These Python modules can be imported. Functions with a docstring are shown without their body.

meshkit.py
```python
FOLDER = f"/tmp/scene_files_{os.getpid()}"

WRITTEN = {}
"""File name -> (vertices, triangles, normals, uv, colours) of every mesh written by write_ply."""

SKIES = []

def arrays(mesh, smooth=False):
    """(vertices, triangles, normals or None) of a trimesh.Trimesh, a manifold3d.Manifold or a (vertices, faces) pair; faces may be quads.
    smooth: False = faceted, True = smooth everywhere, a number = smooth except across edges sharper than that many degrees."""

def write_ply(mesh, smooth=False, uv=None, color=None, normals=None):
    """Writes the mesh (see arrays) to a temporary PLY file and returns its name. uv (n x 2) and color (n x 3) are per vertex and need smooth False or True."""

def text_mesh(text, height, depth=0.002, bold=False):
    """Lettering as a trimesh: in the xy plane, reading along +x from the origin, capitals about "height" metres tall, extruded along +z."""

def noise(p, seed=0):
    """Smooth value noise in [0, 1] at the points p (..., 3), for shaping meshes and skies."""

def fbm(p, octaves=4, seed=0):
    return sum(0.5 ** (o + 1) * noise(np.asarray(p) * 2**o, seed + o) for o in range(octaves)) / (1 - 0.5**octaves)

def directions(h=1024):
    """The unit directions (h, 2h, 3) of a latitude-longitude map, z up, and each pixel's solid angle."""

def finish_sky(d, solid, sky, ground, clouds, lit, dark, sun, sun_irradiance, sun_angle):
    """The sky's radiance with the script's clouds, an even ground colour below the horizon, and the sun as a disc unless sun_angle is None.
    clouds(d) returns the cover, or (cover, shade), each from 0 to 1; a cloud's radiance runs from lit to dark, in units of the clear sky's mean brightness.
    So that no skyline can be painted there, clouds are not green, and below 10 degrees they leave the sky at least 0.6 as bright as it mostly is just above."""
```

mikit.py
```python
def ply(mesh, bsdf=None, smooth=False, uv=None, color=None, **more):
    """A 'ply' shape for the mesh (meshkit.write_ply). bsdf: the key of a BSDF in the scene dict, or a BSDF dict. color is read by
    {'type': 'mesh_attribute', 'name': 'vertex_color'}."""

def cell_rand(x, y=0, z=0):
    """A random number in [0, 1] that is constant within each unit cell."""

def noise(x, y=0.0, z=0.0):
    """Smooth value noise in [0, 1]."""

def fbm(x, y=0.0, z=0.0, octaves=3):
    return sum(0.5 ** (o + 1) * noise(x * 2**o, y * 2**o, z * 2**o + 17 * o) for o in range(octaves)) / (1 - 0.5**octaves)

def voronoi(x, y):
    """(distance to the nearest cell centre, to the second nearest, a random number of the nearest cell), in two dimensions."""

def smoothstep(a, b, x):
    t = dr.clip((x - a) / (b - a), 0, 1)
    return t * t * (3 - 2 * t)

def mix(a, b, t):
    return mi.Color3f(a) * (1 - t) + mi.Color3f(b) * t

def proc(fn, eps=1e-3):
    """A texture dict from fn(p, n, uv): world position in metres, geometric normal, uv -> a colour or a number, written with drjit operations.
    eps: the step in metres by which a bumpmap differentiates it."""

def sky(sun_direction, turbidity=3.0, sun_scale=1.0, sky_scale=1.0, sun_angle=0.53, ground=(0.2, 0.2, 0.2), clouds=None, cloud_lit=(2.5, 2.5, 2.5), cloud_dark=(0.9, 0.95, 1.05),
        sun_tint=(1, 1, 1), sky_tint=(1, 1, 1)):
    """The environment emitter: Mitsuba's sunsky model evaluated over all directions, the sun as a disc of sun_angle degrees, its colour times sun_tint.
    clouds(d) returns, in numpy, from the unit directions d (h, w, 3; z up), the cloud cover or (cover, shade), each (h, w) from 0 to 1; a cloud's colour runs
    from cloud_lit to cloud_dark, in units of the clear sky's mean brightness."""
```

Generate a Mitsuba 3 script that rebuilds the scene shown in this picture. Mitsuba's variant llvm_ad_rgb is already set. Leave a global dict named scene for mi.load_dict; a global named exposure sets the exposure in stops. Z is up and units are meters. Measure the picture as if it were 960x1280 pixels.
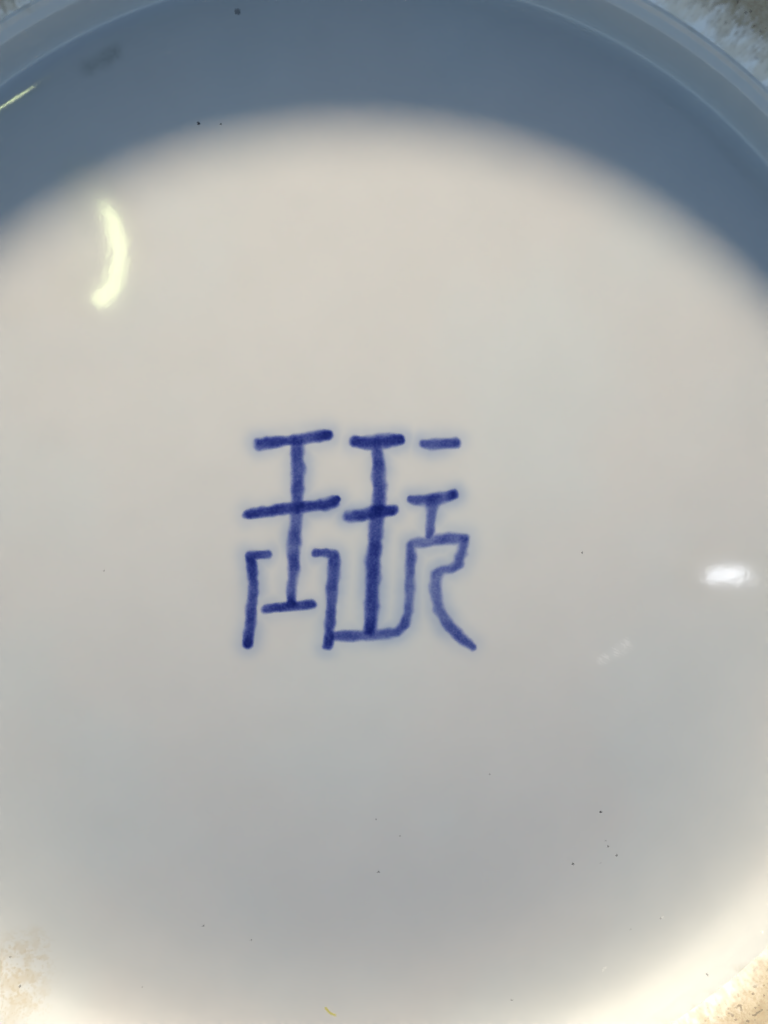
import math
import numpy as np
import trimesh
import drjit as dr
import mitsuba as mi
import mikit
import meshkit
from mikit import proc, noise, fbm, smoothstep, mix
from scipy.interpolate import PchipInterpolator
from scipy.spatial import Delaunay
from shapely.geometry import LineString

T = mi.ScalarTransform4f
scene, labels = {}, {}
MM = 0.001

# ------------------------------------------------------------------ camera, sky, sun, exposure
CAM, AIM = (-4.3, 28.4, 114.1), (2.95, 8.4, 0.0)                      # millimetres; the middle of the recessed base is the origin
scene['camera'] = {
    'type': 'thinlens', 'fov': 44.95, 'fov_axis': 'x', 'near_clip': 0.005, 'far_clip': 100.0,
    'aperture_radius': 0.0009, 'focus_distance': 0.1130,
    'to_world': T().look_at(origin=[CAM[0] * MM, CAM[1] * MM, CAM[2] * MM],
                            target=[q * MM for q in AIM], up=[0, 1, 0]),
}
SUN_EL, SUN_AZ = 24.7, 92.3                  # degrees; azimuth from +x towards +y
e, a = math.radians(SUN_EL), math.radians(SUN_AZ)
SUN = (math.cos(e) * math.cos(a), math.cos(e) * math.sin(a), math.sin(e))
scene['sky'] = mikit.sky(SUN, turbidity=3, sun_angle=10.0, sun_scale=1.52, sky_scale=1.8, sun_tint=(0.905, 1.0, 1.18), sky_tint=(1.15, 1.0, 0.90))
exposure = 2.08

# ------------------------------------------------------------------ the painted mark: strokes in mm on the base
def z_of(sx, sy):                            # reading units of the mark -> mm on the base
    m = (1, sx, sy, sx * sx / 1e3, sx * sy / 1e3, sy * sy / 1e3)
    return tuple(sum(a * b for a, b in zip(c, m)) for c in ((-16.048, 0.03277, -0.00103, 0.00075, 0.00164, 7e-05), (21.53984, 0.00032, -0.0325, -0.00046, -0.00071, -0.00211)))


STROKES = [                                  # points (x, y, width), half width, density of the cobalt, brush group
    ([(127, 125, 1.12), (165, 121, 1.0), (250, 112, .9), (330, 102, .98), (368, 98, .85)], 18, .90, 0),
    ([(258, 125, 1), (262, 220, 1.05), (258, 350, .95), (250, 470, .98), (248, 560, .95), (240, 640, .85), (238, 690, .7)], 21, .72, 1),
    ([(88, 376, .9), (170, 362, .95), (280, 349, 1), (360, 342, 1.05), (385, 333, .95), (402, 322, .55)], 18, .95, 2),
    ([(157, 516, .75), (120, 518, .8), (92, 522, .95), (99, 560, .95), (106, 640, 1), (97, 700, .95), (92, 780, .98), (84, 836, .9)], 18, .80, 3),
    ([(150, 709, .95), (230, 702, .95), (310, 692, .85)], 17, .90, 4),
    ([(325, 513, .75), (360, 510, .85), (388, 518, 1), (388, 560, 1.05), (382, 640, 1), (378, 720, .95), (372, 790, .95), (366, 838, .95)], 18, .80, 5),
    ([(463, 120, .85), (500, 124, 1.05), (540, 122, 1.05), (600, 114, 1.05), (622, 111, .85)], 20, .90, 6),
    ([(541, 160, .75), (546, 240, .95), (548, 340, .95), (540, 400, 1), (530, 500, 1.02), (525, 620, 1.05), (522, 700, 1.05), (515, 780, .95)], 23, .74, 7),
    ([(440, 383, .95), (520, 371, 1), (570, 362, 1.08), (596, 360, .9)], 19, .95, 8),
    ([(392, 802, .95), (470, 803, 1), (560, 801, 1), (610, 792, .95), (638, 765, .92), (648, 720, .9), (654, 650, .95), (656, 560, .95), (662, 482, .9),
      (720, 471, .95), (790, 460, 1.1), (848, 462, .95)], 18.5, .58, 9),
    ([(704, 125, .8), (730, 130, 1.05), (770, 126, 1.05), (820, 121, .9)], 18, .66, 10),
    ([(658, 322, .75), (700, 325, 1), (740, 324, 1.25), (780, 315, 1.05), (810, 308, .85)], 18, .84, 11),
    ([(738, 330, 1.15), (732, 380, .9), (724, 450, .8)], 19, .70, 9),
    ([(848, 465, .95), (838, 510, 1), (826, 552, .95), (800, 566, .85), (770, 570, .8), (750, 585, .95), (744, 630, 1), (757, 710, .95), (790, 770, 1),
      (840, 815, 1), (880, 844, .7)], 19, .54, 9),
]
UNIT = 0.03264
SEG = []                                     # per stroke: segments in mm with the half width at each end
for pts, hw, dens, brush in STROKES:
    q = [(*z_of(x_, y_), w_ * hw * UNIT * 1.04) for x_, y_, w_ in pts]
    SEG.append((list(zip(q[:-1], q[1:])), dens, brush))


def pigment(x, y):
    """Amount of cobalt in the glaze at x, y in mm: strokes that add where they cross, soft edges, a pale bleed."""
    wob = (noise(x * 0.9, y * 0.9, 3.0) - 0.5) * 0.34
    wx = x + (noise(x * 1.6, y * 1.6, 11.0) - 0.5) * 0.15
    wy = y + (noise(x * 1.6, y * 1.6, 23.0) - 0.5) * 0.15
    groups, nearest = {}, mi.Float(99)
    for segs, dens, brush in SEG:
        u, near = mi.Float(99), mi.Float(99)
        end = dr.sqrt(dr.square(wx - segs[-1][1][0]) + dr.square(wy - segs[-1][1][1]))
        for (ax, ay, aw), (bx, by, bw) in segs:
            ex, ey = bx - ax, by - ay
            L = ex * ex + ey * ey
            t = dr.clip(((wx - ax) * ex + (wy - ay) * ey) / L, 0, 1)
            d = dr.sqrt(dr.square(wx - ax - t * ex) + dr.square(wy - ay - t * ey))
            hw = aw + (bw - aw) * t
            u = dr.minimum(u, d / (hw * (1 + wob)))
            near = dr.minimum(near, d - hw)
        core = dens * (1 - smoothstep(0.3, 1.5, u)) * (0.92 + 0.34 * (1 - smoothstep(.2, 1.5, end)))
        groups[brush] = dr.maximum(groups[brush], core) if brush in groups else core
        nearest = dr.minimum(nearest, near)
    total = sum(groups.values())
    ends = 0.8 + 0.4 * noise(x * .23, y * .23, 51.0)
    wash = 0.45 + 1.1 * fbm(x * 0.6, y * 0.6, 7.0)
    grain = 0.80 + 0.40 * noise(x * 5.5, y * 5.5, 2.0)
    bleed = dr.exp(-dr.square(dr.maximum(nearest, 0) / 1.15)) * (0.25 + 1.5 * noise(x * 0.33, y * 0.33, 31.0))
    total = dr.minimum(total, 1.0 + 0.28 * (total - 1.0))
    return 0.84 * total * wash * grain * ends, bleed


# specks of iron in the glaze: x, y, radius (mm), strength
SPECKS = [(-18.53, 54.21, 0.2, 1), (-15.95, 54.13, 0.15, 0.7), (-31.12, 2.14, 0.12, 0.5), (27.39, 3.58, 0.14, 0.75), (16.4, -25.57, 0.12, 0.5),
          (31.8, -32.26, 0.2, 1), (32.78, -36.72, 0.13, 0.45), (33.18, -37.61, 0.18, 0.8), (34.52, -39.07, 0.19, 0.9), (28.41, -39.93, 0.2, 0.95),
          (32.34, -40.13, 0.1, 0.4), (1.73, -31.36, 0.14, 0.5), (4.87, -34.0, 0.13, 0.45), (2.08, -39.37, 0.18, 0.8), (-21.21, -47.16, 0.17, 0.6),
          (-14.92, -49.56, 0.14, 0.65), (20.79, -60.69, 0.13, 0.5), (41.31, -49.08, 0.14, 0.4), (37.11, -50.64, 0.14, 0.45), (46.72, -55.23, 0.13, 0.55),
          (46.74, -57.97, 0.15, 0.5), (-45.17, -54.16, 0.17, 0.6), (-46.47, -50.49, 0.16, 0.5), (-29.7, -56.31, 0.12, 0.5), (-13.83, 66.75, 0.42, 0.55)]
NICKS = [(33.8, -56.26, 0.17, 0.6), (33.47, -56.6, 0.13, 0.5), (41.64, -48.97, 0.11, 0.6), (53.75, -48.97, 0.14, 0.6)]


def specks(x, y):
    v = mi.Float(0)
    jx, jy = x + (noise(x * 9, y * 9) - .5) * .14, y + (noise(x * 9, y * 9, 5) - .5) * .14
    for sx, sy, r, s in SPECKS:
        v = dr.maximum(v, s * (1 - smoothstep(r * .5, r * 1.15, dr.sqrt(dr.square(jx - sx) + dr.square(jy - sy)))))
    return v


def nicks(x, y):
    v = mi.Float(0)
    jx, jy = x + (noise(x * 6, y * 6) - .5) * .3, y + (noise(x * 6, y * 6, 5) - .5) * .3
    for sx, sy, r, s in NICKS:
        v = dr.maximum(v, s * (1 - smoothstep(r * .6, r * 1.1, dr.sqrt(dr.square(jx - sx) + dr.square(jy - sy)))))
    return v


SMUDGE = (-30.93, 60.47, -28.04, 62.0)


def capsule(x, y, ax, ay, bx, by):
    ex, ey = bx - ax, by - ay
    t = dr.clip(((x - ax) * ex + (y - ay) * ey) / (ex * ex + ey * ey), 0, 1)
    return dr.sqrt(dr.square(x - ax - t * ex) + dr.square(y - ay - t * ey))


def dirt_streak(x, y):
    d = capsule(x, y, *SMUDGE)
    return (1 - smoothstep(-.2, 1.7, d + 1.0 * (noise(x * .9, y * .9, 9.0) - .35))) * (0.6 + noise(x * 3, y * 3, 1.0) * .4)


def painted_reflection(x, y):                             # a dim reflection painted into the glaze colour as a paler streaked patch
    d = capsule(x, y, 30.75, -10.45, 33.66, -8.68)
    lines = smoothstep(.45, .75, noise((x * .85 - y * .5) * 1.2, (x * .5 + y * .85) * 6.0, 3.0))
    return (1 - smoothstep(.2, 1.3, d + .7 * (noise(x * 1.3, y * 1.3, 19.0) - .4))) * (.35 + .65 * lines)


def painted_glint(x, y):  # small yellow arc of glint, painted into the glaze colour
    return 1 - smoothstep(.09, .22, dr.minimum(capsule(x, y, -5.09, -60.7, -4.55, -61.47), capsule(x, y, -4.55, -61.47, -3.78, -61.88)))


WHITE = (0.62, 0.62, 0.61)
A = (3.3, 2.85, 0.90)                        # absorption of the cobalt per unit of pigment
BLEED = (0.20, 0.145, 0.05)                   # and of its pale bleed


def glaze_white(x, y):
    m = fbm(x * 0.045, y * 0.045, 4.0)
    c = mix(WHITE, (0.61, 0.625, 0.62), smoothstep(.35, .65, m))
    return c * (0.985 + 0.03 * fbm(x * .22, y * .22, 8.0))


def base_color(p, n, uv):
    x, y = p.x * 1000, p.y * 1000
    c = glaze_white(x, y)
    q, h = pigment(x, y)
    c = c * mi.Color3f(*[dr.exp(-A[k] * q - BLEED[k] * h) for k in range(3)])
    c = mix(c, (0.03, 0.028, 0.03), specks(x, y) * .92)
    c = mix(c, (0.93, 0.92, 0.88), nicks(x, y))
    c = mix(c, (0.22, 0.25, 0.21), dirt_streak(x, y) * .36)
    c = mix(c, (0.80, 0.80, 0.79), painted_reflection(x, y) * .5)
    c = mix(c, (0.62, 0.58, 0.16), painted_glint(x, y) * .9)
    # brownish crust of fine grains stuck to the glaze low at the left
    d = dr.sqrt(dr.square(x - -46.15) + dr.square(y - -53.22))
    patch = 1 - smoothstep(1.0, 7.5, d + 5 * (fbm(x * .35, y * .35, 2.0) - .5))
    grains = smoothstep(.52, .80, noise(x * 3.2, y * 3.2, p.z * 3200)) * .55 + smoothstep(.78, .88, noise(x * 4.1, y * 4.1, 8.0)) * .45
    c = mix(c, (0.47, 0.40, 0.27), patch * dr.minimum(grains + .7 * smoothstep(.4, .7, fbm(x * .9, y * .9, 5.0)), 1) * .5)
    # and rubbed dirt along the edge of the glaze
    r = dr.sqrt(x * x + y * y)
    rub = smoothstep(73.0, 75.0, r + 2.4 * (fbm(x * .5, y * .5, 6.0) - .5)) * smoothstep(.35, .7, fbm(x * 1.1, y * 1.1, 4.0))
    return mix(c, (0.40, 0.36, 0.27), rub * .45)


def peel(p, n, uv):                          # the fine dimples of the glaze
    return noise(p.x * 3000, p.y * 3000, p.z * 3000) + 0.5 * noise(p.x * 1400, p.y * 1400, p.z * 1400)


def glaze(color):
    return {'type': 'bumpmap', 'arbitrary': proc(peel, eps=4e-5), 'scale': 2.2e-6,
            'bsdf': {'type': 'roughplastic', 'distribution': 'ggx', 'alpha': 0.006, 'int_ior': 1.5, 'nonlinear': True, 'diffuse_reflectance': color}}


scene['base_glaze'] = glaze(proc(base_color))
scene['body_glaze'] = glaze(proc(lambda p, n, uv: glaze_white(p.x * 1000, p.y * 1000)))


def raw_color(p, n, uv):
    x, y, z = p.x * 1000, p.y * 1000, p.z * 1000
    big = fbm(x * .28, y * .28, z * .28 + 3)
    fine = fbm(x * 4.2, y * 4.2, z * 4.2)
    c = mix((0.23, 0.195, 0.135), (0.35, 0.31, 0.235), smoothstep(.3, .7, big))
    c = mix(c, (0.20, 0.15, 0.095), smoothstep(.3, .8, fine) * .5)
    c = mix(c, (0.05, 0.04, 0.03), smoothstep(.74, .86, noise(x * 2.6, y * 2.6, z * 2.6 + 9)) * .55)
    return c


def glazed(p, n, uv):                        # 1 = glaze, 0 = bare clay; the glaze ends in a ragged line
    x, y = p.x * 1000, p.y * 1000
    r = dr.sqrt(x * x + y * y)
    edge = 74.4 + 1.1 * smoothstep(.6, .95, (.6 * x + .8 * y) / r) + 1.6 * (fbm(x * .16, y * .16, 12.0) - .5) + .8 * (fbm(x * 1.1, y * 1.1, 2.0) - .5)
    return 1 - smoothstep(-1.5, 1.5, r - edge + 1.2 * (noise(x * 3, y * 3, 7.0) - .5))


def raw_relief(p, n, uv):
    return fbm(p.x * 1800, p.y * 1800, p.z * 1800, octaves=3)


scene['bare_clay'] = {'type': 'bumpmap', 'arbitrary': proc(raw_relief, eps=6e-5), 'scale': 6e-5,
                      'bsdf': {'type': 'diffuse', 'reflectance': proc(raw_color)}}
def raw_or_glaze(p, n, uv):
    x, y = p.x * 1000, p.y * 1000
    film = smoothstep(.2, .62, fbm(x * .8, y * .8, 14.0)) * .65
    return mix(raw_color(p, n, uv), mix(glaze_white(x, y), (0.47, 0.42, 0.33), film), glazed(p, n, uv))

scene['foot_clay'] = {'type': 'principled', 'base_color': proc(raw_or_glaze),
                      'roughness': proc(lambda p, n, uv: 0.85 - 0.6 * glazed(p, n, uv)), 'specular': 0.5}
scene['table_wood'] = {'type': 'principled', 'roughness': 0.55, 'base_color': proc(lambda p, n, uv: mix(
    (0.16, 0.09, 0.045), (0.30, 0.19, 0.10), fbm(p.x * 3 + fbm(p.x * 2, p.y * 9), p.y * 60, 1.0)))}
scene['lamp_enamel'] = {'type': 'twosided', 'bsdf': {'type': 'principled', 'base_color': {'type': 'rgb', 'value': [.06, .065, .07]}, 'roughness': .4}}
scene['lamp_steel'] = {'type': 'roughconductor', 'material': 'Cr', 'alpha': .18}
scene['socket_plastic'] = {'type': 'roughplastic', 'alpha': .15, 'diffuse_reflectance': {'type': 'rgb', 'value': [.6, .6, .58]}}

# ------------------------------------------------------------------ the bowl, lying mouth down: base, mark, foot ring, body
# slope of the recess along the radius: gradual towards the wall on the near half (A), a tight corner on the far half (B)
LIP = 72.3
TOP = [LIP + q for q in (0, .2, .7, .85, 1.05, 1.2, 1.4, 1.7, 5, 20)], [2.0, 1.15, 1.1, 1.55, 1.55, .85, .85, 1.3, 1.35, 1.35]
RS = [0, 20, 36, 43, 50, 56.5, 61.5, 65.6, 68.2, 69.8, 71.0, 72.0]
SA = [0, -.07, -.120, -.13, -.113, -.06, -.005, .11, .27, .55, .95, 1.3]
RB = [0, 20, 40, 50, 61, 68, 71.0, 71.7, 72.0, 72.25]
SB = [0, -.07, -.135, -.148, -.145, -.11, .15, 1.8, 4.0, 5.0]


def profile_of(R_, S_, top=TOP[1]):
    f = PchipInterpolator(R_ + TOP[0], S_ + top)
    g = f.antiderivative()
    return f, (lambda r: g(r) - g(LIP))


slope_b, z_b = profile_of(RB, SB)
lo, hi = .5, 2.0                             # the near half has no bead under the lip, and comes out level with the far half
for _ in range(40):
    k = (lo + hi) / 2
    slope_a, z_a = profile_of(RS, SA, [1.5] + [k] * 9)
    lo, hi = (lo, k) if z_a(LIP + 5) > z_b(LIP + 5) else (k, hi)
lo, hi = .3, 6.0                             # the wall of B is as high as that of A
for _ in range(40):
    k = (lo + hi) / 2
    slope_b, z_b = profile_of(RB, [q * k if q > 0 else q for q in SB])
    lo, hi = (k, hi) if z_b(0.0) > z_a(0.0) else (lo, k)
ZL = -float(z_a(59.0))


def half(x, y):                              # 1 on the far (upper) half
    t = np.clip((y / np.maximum(np.hypot(x, y), 1e-6) + .55) / .6, 0, 1)
    w = t * t * (3 - 2 * t)
    q = np.clip((np.hypot(x, y) - 20) / 15, 0, 1)
    return w * q + .5 * (1 - q)


def z_xy(x, y):
    r, w = np.hypot(x, y), half(x, y)
    return z_a(r) * (1 - w) + z_b(r) * w + ZL


def zf(r):
    return z_a(r) + ZL


def mesh_entry(v, f, n, bsdf):
    path = meshkit.write_ply(trimesh.Trimesh(v * MM, f, process=False), False, normals=n)
    return {'type': 'ply', 'filename': path, 'face_normals': False, 'bsdf': {'type': 'ref', 'id': bsdf}}


def lathe_normals(x, y):
    e_ = 2e-3
    sx, sy = (z_xy(x + e_, y) - z_xy(x - e_, y)) / (2 * e_), (z_xy(x, y + e_) - z_xy(x, y - e_)) / (2 * e_)
    n = np.stack([-sx, -sy, np.ones_like(x)], 1)
    return n / np.linalg.norm(n, axis=1, keepdims=True)


NA = 720
th = np.arange(NA) * 2 * math.pi / NA
R0 = 40.0
xs, ys = np.arange(-12.5, 20.01, .2), np.arange(-19.0, 13.01, .2)
gx, gy = np.meshgrid(xs, ys)
pts = [np.stack([gx.ravel(), gy.ravel()], 1)]
for i, r in enumerate(np.arange(2.0, R0 - .1, .8)):
    k = max(24, int(r * 7))
    t = (np.arange(k) + .5 * (i % 2)) * 2 * math.pi / k
    q = np.stack([r * np.cos(t), r * np.sin(t)], 1)
    q = q[(q[:, 0] < xs[0] - .3) | (q[:, 0] > xs[-1] + .3) | (q[:, 1] < ys[0] - .3) | (q[:, 1] > ys[-1] + .3)]
    pts.append(q)
pts.append(np.stack([R0 * np.cos(th), R0 * np.sin(th)], 1))
pts = np.vstack(pts)
tri = Delaunay(pts).simplices
p0, p1, p2 = (pts[tri[:, k]] for k in range(3))
cr = (p1[:, 0] - p0[:, 0]) * (p2[:, 1] - p0[:, 1]) - (p1[:, 1] - p0[:, 1]) * (p2[:, 0] - p0[:, 0])
tri = np.where((cr < 0)[:, None], tri[:, ::-1], tri)[np.abs(cr) > 1e-9]
disc_v = np.column_stack([pts, z_xy(pts[:, 0], pts[:, 1])])
disc_n = lathe_normals(pts[:, 0], pts[:, 1])
cen = pts[tri].mean(1)
best, owner = np.full(len(cen), 1e9), np.full(len(cen), -1)
for i, (segs, dens, brush) in enumerate(SEG):
    u = np.full(len(cen), 1e9)
    for A0, B0 in segs:
        aw, bw, A0, B0 = A0[2], B0[2], np.array(A0[:2]), np.array(B0[:2])
        t = np.clip(((cen - A0) @ (B0 - A0)) / ((B0 - A0) @ (B0 - A0)), 0, 1)
        u = np.minimum(u, np.linalg.norm(cen - A0 - t[:, None] * (B0 - A0), axis=1) / (aw + (bw - aw) * t))
    better = u < best
    best[better], owner[better] = u[better], i
zone = np.where(best < 1.05, owner, np.where(best < 2.3, -1, -2))


def piece(mask):
    used, inv = np.unique(tri[mask], return_inverse=True)
    return disc_v[used], inv.reshape(-1, 3), disc_n[used]


rings = np.concatenate([[R0], np.arange(40.5, 60, .5), np.arange(60, 66, .2), np.arange(66.05, LIP + 1.35, .07), [LIP + 1.4]])
rr, tt = np.meshgrid(rings, th, indexing='ij')
lx, ly = (rr * np.cos(tt)).ravel(), (rr * np.sin(tt)).ravel()
lv, ln = np.column_stack([lx, ly, z_xy(lx, ly)]), lathe_normals(lx, ly)
def grid_faces(nr, na):
    i, j = np.meshgrid(np.arange(nr - 1), np.arange(na), indexing='ij')
    a_, b_ = (i * na + j).ravel(), (i * na + (j + 1) % na).ravel()
    c_, d_ = ((i + 1) * na + j).ravel(), ((i + 1) * na + (j + 1) % na).ravel()
    return np.vstack([np.stack([a_, c_, d_], 1), np.stack([a_, d_, b_], 1)])
lf = grid_faces(len(rings), NA)
dv, df, dn = piece(zone == -2)
scene['porcelain_bowl__base'] = mesh_entry(np.vstack([dv, lv]), np.vstack([df, lf + len(dv)]), np.vstack([dn, ln]), 'base_glaze')
scene['porcelain_bowl__painted_mark'] = mesh_entry(*piece(zone == -1), 'base_glaze')
for i in range(len(STROKES)):
    scene['porcelain_bowl__painted_mark__stroke' + (f'_{i:03d}' if i else '')] = mesh_entry(*piece(zone == i), 'base_glaze')


def lathe(profile, n_ang, bump=None):
    pr = np.array(profile, float)
    t = np.arange(n_ang) * 2 * math.pi / n_ang
    r_, t_ = np.meshgrid(pr[:, 0], t, indexing='ij')
    z_ = np.repeat(pr[:, 1][:, None], n_ang, 1)
    v = np.column_stack([(r_ * np.cos(t_)).ravel(), (r_ * np.sin(t_)).ravel(), z_.ravel()])
    if bump is not None:
        v = bump(v)
    return trimesh.Trimesh(v * MM, grid_faces(len(pr), n_ang), process=False)


def densify(pts_, step):
    out = [pts_[0]]
    for p_, q_ in zip(pts_[:-1], pts_[1:]):
        k = max(1, int(math.ceil(math.dist(p_, q_) / step)))
        out += [tuple(np.array(p_) + (np.array(q_) - np.array(p_)) * (j + 1) / k) for j in range(k)]
    return out


RJ = LIP + 5
zj = float(zf(RJ))
crest = [(r_, float(zf(r_))) for r_ in np.linspace(LIP + 1.4, RJ, 19)] + [(RJ + a_, zj + b_) for a_, b_ in (
    (.8, .94), (1.5, 1.58), (2.2, 1.96), (2.9, 2.24), (3.5, 2.3), (4.1, 2.15), (4.6, 1.6), (5.0, .7), (5.4, -1), (5.7, -4), (5.9, -8), (6.1, -12), (6.5, -15.2))] + [(RJ + 7, zj - 16.4)]


def clay_bump(v):
    r = np.hypot(v[:, 0], v[:, 1])
    v[:, 2] = np.where(r < RJ, z_xy(v[:, 0], v[:, 1]), v[:, 2])
    t = (.6 * v[:, 0] + .8 * v[:, 1]) / r
    e0 = 74.4 + 1.1 * np.clip((t - .6) / .35, 0, 1)
    w = np.clip((r - e0) / 1.2, 0.06, 1) * np.clip((r - 73.8) / .5, 0, 1) * np.clip((RJ + 6.9 - r) / 1.0, 0, 1)
    h = 0.3 * (meshkit.fbm(v * 0.45, 4, 3) - .5) + 0.16 * (meshkit.fbm(v * 1.9, 3, 8) - .5)
    pits = np.clip(meshkit.noise(v * 1.1, 21) - .78, 0, 1) * .8
    out = v.copy()
    out[:, 2] += w * (h - pits)
    return out


scene['porcelain_bowl__foot_ring'] = mikit.ply(lathe(densify(crest, .28), 1600, clay_bump), 'foot_clay', smooth=True)
b0 = (RJ + 7, zj - 16.4)
outer = [b0, (86, b0[1] - 1.5), (92, b0[1] - 5), (106, b0[1] - 13), (120, b0[1] - 25), (133, b0[1] - 42), (142, b0[1] - 62), (148, b0[1] - 84), (151, -108.2),
         (150.6, -109.5), (149.6, -110), (148.4, -109.4), (146, -100), (141, b0[1] - 80), (132, b0[1] - 52), (118, b0[1] - 31), (103, b0[1] - 18), (88, b0[1] - 10), (60, b0[1] - 7), (0.01, b0[1] - 6.5)]
scene['porcelain_bowl__body'] = mikit.ply(lathe(densify(outer, 2.5), 240), 'body_glaze', smooth=40)
labels['porcelain_bowl'] = {'label': 'upturned white glazed porcelain bowl with recessed base and blue painted seal mark', 'category': 'bowl'}
labels['porcelain_bowl__painted_mark'] = {'label': 'blue brush painted seal mark under the glaze'}
labels['porcelain_bowl__foot_ring'] = {'label': 'rough unglazed gritty foot ring'}

# ------------------------------------------------------------------ the table and two desk lamps
TABLE = -0.110
tb = trimesh.creation.box([3.0, 2.4, 0.04])
tb.apply_translation([0, 0, TABLE - .02])
scene['table_top'] = mikit.ply(tb, 'table_wood')
labels['table_top'] = {'kind': 'structure'}


def tube_mesh(p, q, r, n=28):
    return trimesh.creation.cylinder(r, segment=[p, q], sections=n)


def bent_tube(path, r, n=24):
    """A round tube along a level path of (x, y, z), its ends rounded."""
    P = np.array(path, float)
    tan = np.gradient(P, axis=0); tan /= np.linalg.norm(tan, axis=1, keepdims=True)
    cs, rs, ts = [], [], []
    for k in range(5):
        w = math.radians(90 - 18 * k)
        cs.append(P[0] - tan[0] * r * math.sin(w)); rs.append(max(r * math.cos(w), r * .02)); ts.append(tan[0])
    cs += list(P); rs += [r] * len(P); ts += list(tan)
    for k in range(5):
        w = math.radians(18 * (k + 1))
        cs.append(P[-1] + tan[-1] * r * math.sin(w)); rs.append(max(r * math.cos(w), r * .02)); ts.append(tan[-1])
    t = np.arange(n) * 2 * math.pi / n
    v = []
    for c, q, d in zip(cs, rs, ts):
        sd = np.cross(d, [0, 0, 1.0])
        v.append(c + q * (np.cos(t)[:, None] * sd + np.sin(t)[:, None] * np.array([0, 0, 1.0])))
    m = trimesh.Trimesh(np.vstack(v), grid_faces(len(cs), n), process=False)
    m.fix_normals()
    return m


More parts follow.
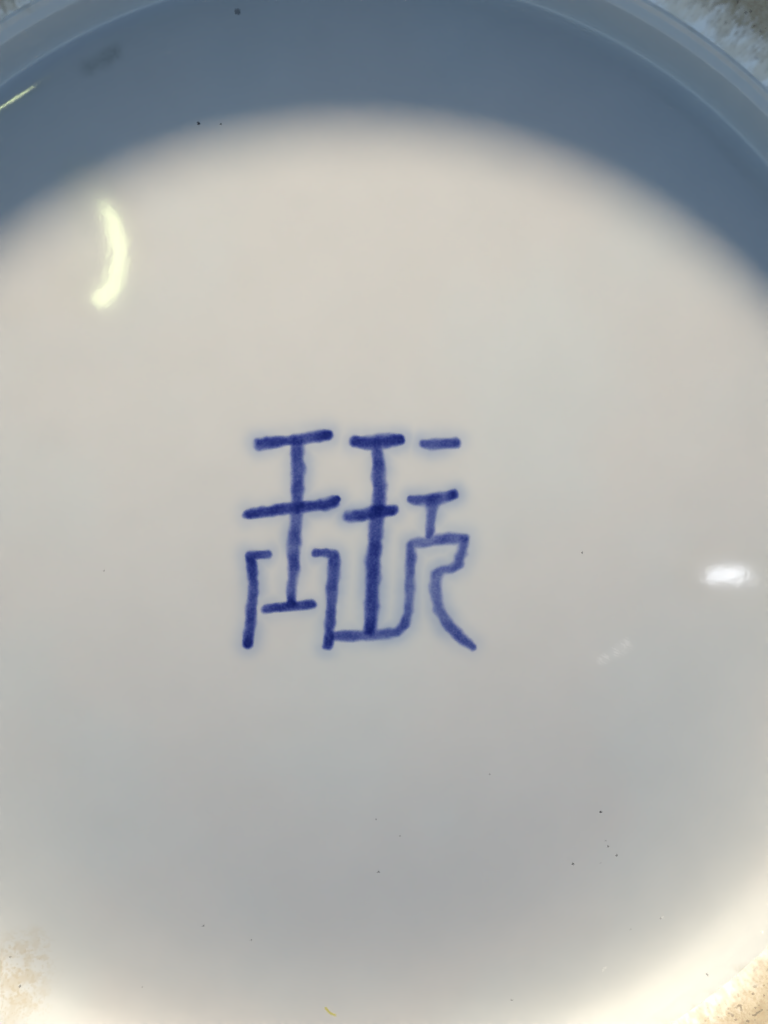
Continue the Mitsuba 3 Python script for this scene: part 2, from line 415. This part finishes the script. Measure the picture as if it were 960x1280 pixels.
def desk_lamp(key, path, z, r, foot, light, label):
    """A small lamp: a glowing tube under a flat housing, on an arm, a pole and a round foot that stands on the table."""
    d = np.array(path, float)
    s_ = np.concatenate([[0], np.cumsum(np.linalg.norm(np.diff(d, axis=0), axis=1))])
    f = np.linspace(0, s_[-1], 40)
    if len(d) > 3:
        d = np.column_stack([PchipInterpolator(s_, d[:, k])(f) for k in (0, 1)])
    P = np.column_stack([d, np.full(len(d), z)])
    scene[key + '__tube'] = {**mikit.ply(bent_tube(P, r), 'socket_plastic', smooth=True), 'emitter': {'type': 'area', 'radiance': {'type': 'rgb', 'value': light}}}
    for i, (c, w) in enumerate(((P[0], P[0] - P[1]), (P[-1], P[-1] - P[-2]))):
        w = w / np.linalg.norm(w) * r * .6
        scene[key + '__socket' + (f'_{i:03d}' if i else '')] = mikit.ply(tube_mesh(c + w + [0, 0, r * .5], c + w + [0, 0, r * 1.6], r * .5), 'socket_plastic', smooth=40)
    line = LineString(d)
    blocking_skirt = line.buffer(r * 4.0).difference(line.buffer(r * 3.7))  # added out of view, sized to block a second tube glint in the far wall
    hs = trimesh.util.concatenate([trimesh.creation.extrude_polygon(g_, h, engine='earcut').apply_translation([0, 0, z + r * o])
                                   for g_, h, o in ((blocking_skirt, r * 6.6, -4.8), (line.buffer(r * 4.05), r * .5, 1.8), (line.buffer(r * 2.2), r * .8, 2.3))])
    scene[key + '__shade'] = mikit.ply(hs, 'lamp_enamel', smooth=40)
    top = np.array([*d[len(d) // 2], z + r * 3.1])
    bend = np.array([foot[0], foot[1], top[2] + .03])
    ft = np.array([foot[0], foot[1], TABLE])
    ball = lambda c: trimesh.creation.icosphere(3, .0062).apply_translation(c)
    scene[key + '__arm'] = mikit.ply(trimesh.util.concatenate([tube_mesh(top, top + [0, 0, .03], .005), tube_mesh(top + [0, 0, .03], bend, .005), ball(top + [0, 0, .03]), ball(bend)]), 'lamp_steel', smooth=40)
    scene[key + '__pole'] = mikit.ply(tube_mesh(ft + [0, 0, .02], bend, .006), 'lamp_steel', smooth=40)
    foot_p = [(0.0001, .024), (.012, .024), (.02, .02), (.06, .016), (.068, .011), (.07, .0), (.0001, .0)]
    t = lathe([(x * 1000, y * 1000) for x, y in foot_p[::-1]], 64)
    t.apply_translation(ft); t.fix_normals()
    scene[key + '__foot'] = mikit.ply(t, 'lamp_enamel', smooth=35)
    labels[key] = {'label': label, 'category': 'lamp'}


desk_lamp('desk_lamp', [(-0.1128, 0.1279), (-0.1113, 0.1238), (-0.1104, 0.1183), (-0.1107, 0.1105), (-0.1127, 0.1017), (-0.1155, 0.0958), (-0.1189, 0.0921), (-0.1222, 0.0904)], .200, .0032, (-.40, .05), [3.6, 4.1, 2.0],
          'small desk lamp with a hooked yellowish tube beside the upturned bowl')
desk_lamp('desk_lamp_001', [(0.2062, -0.0593), (0.2170, -0.0597), (0.2270, -0.0595)], .200, .0036, (.42, -.14), [3.8, 4.0, 4.4], 'small desk lamp with a short cold white tube beside the upturned bowl')
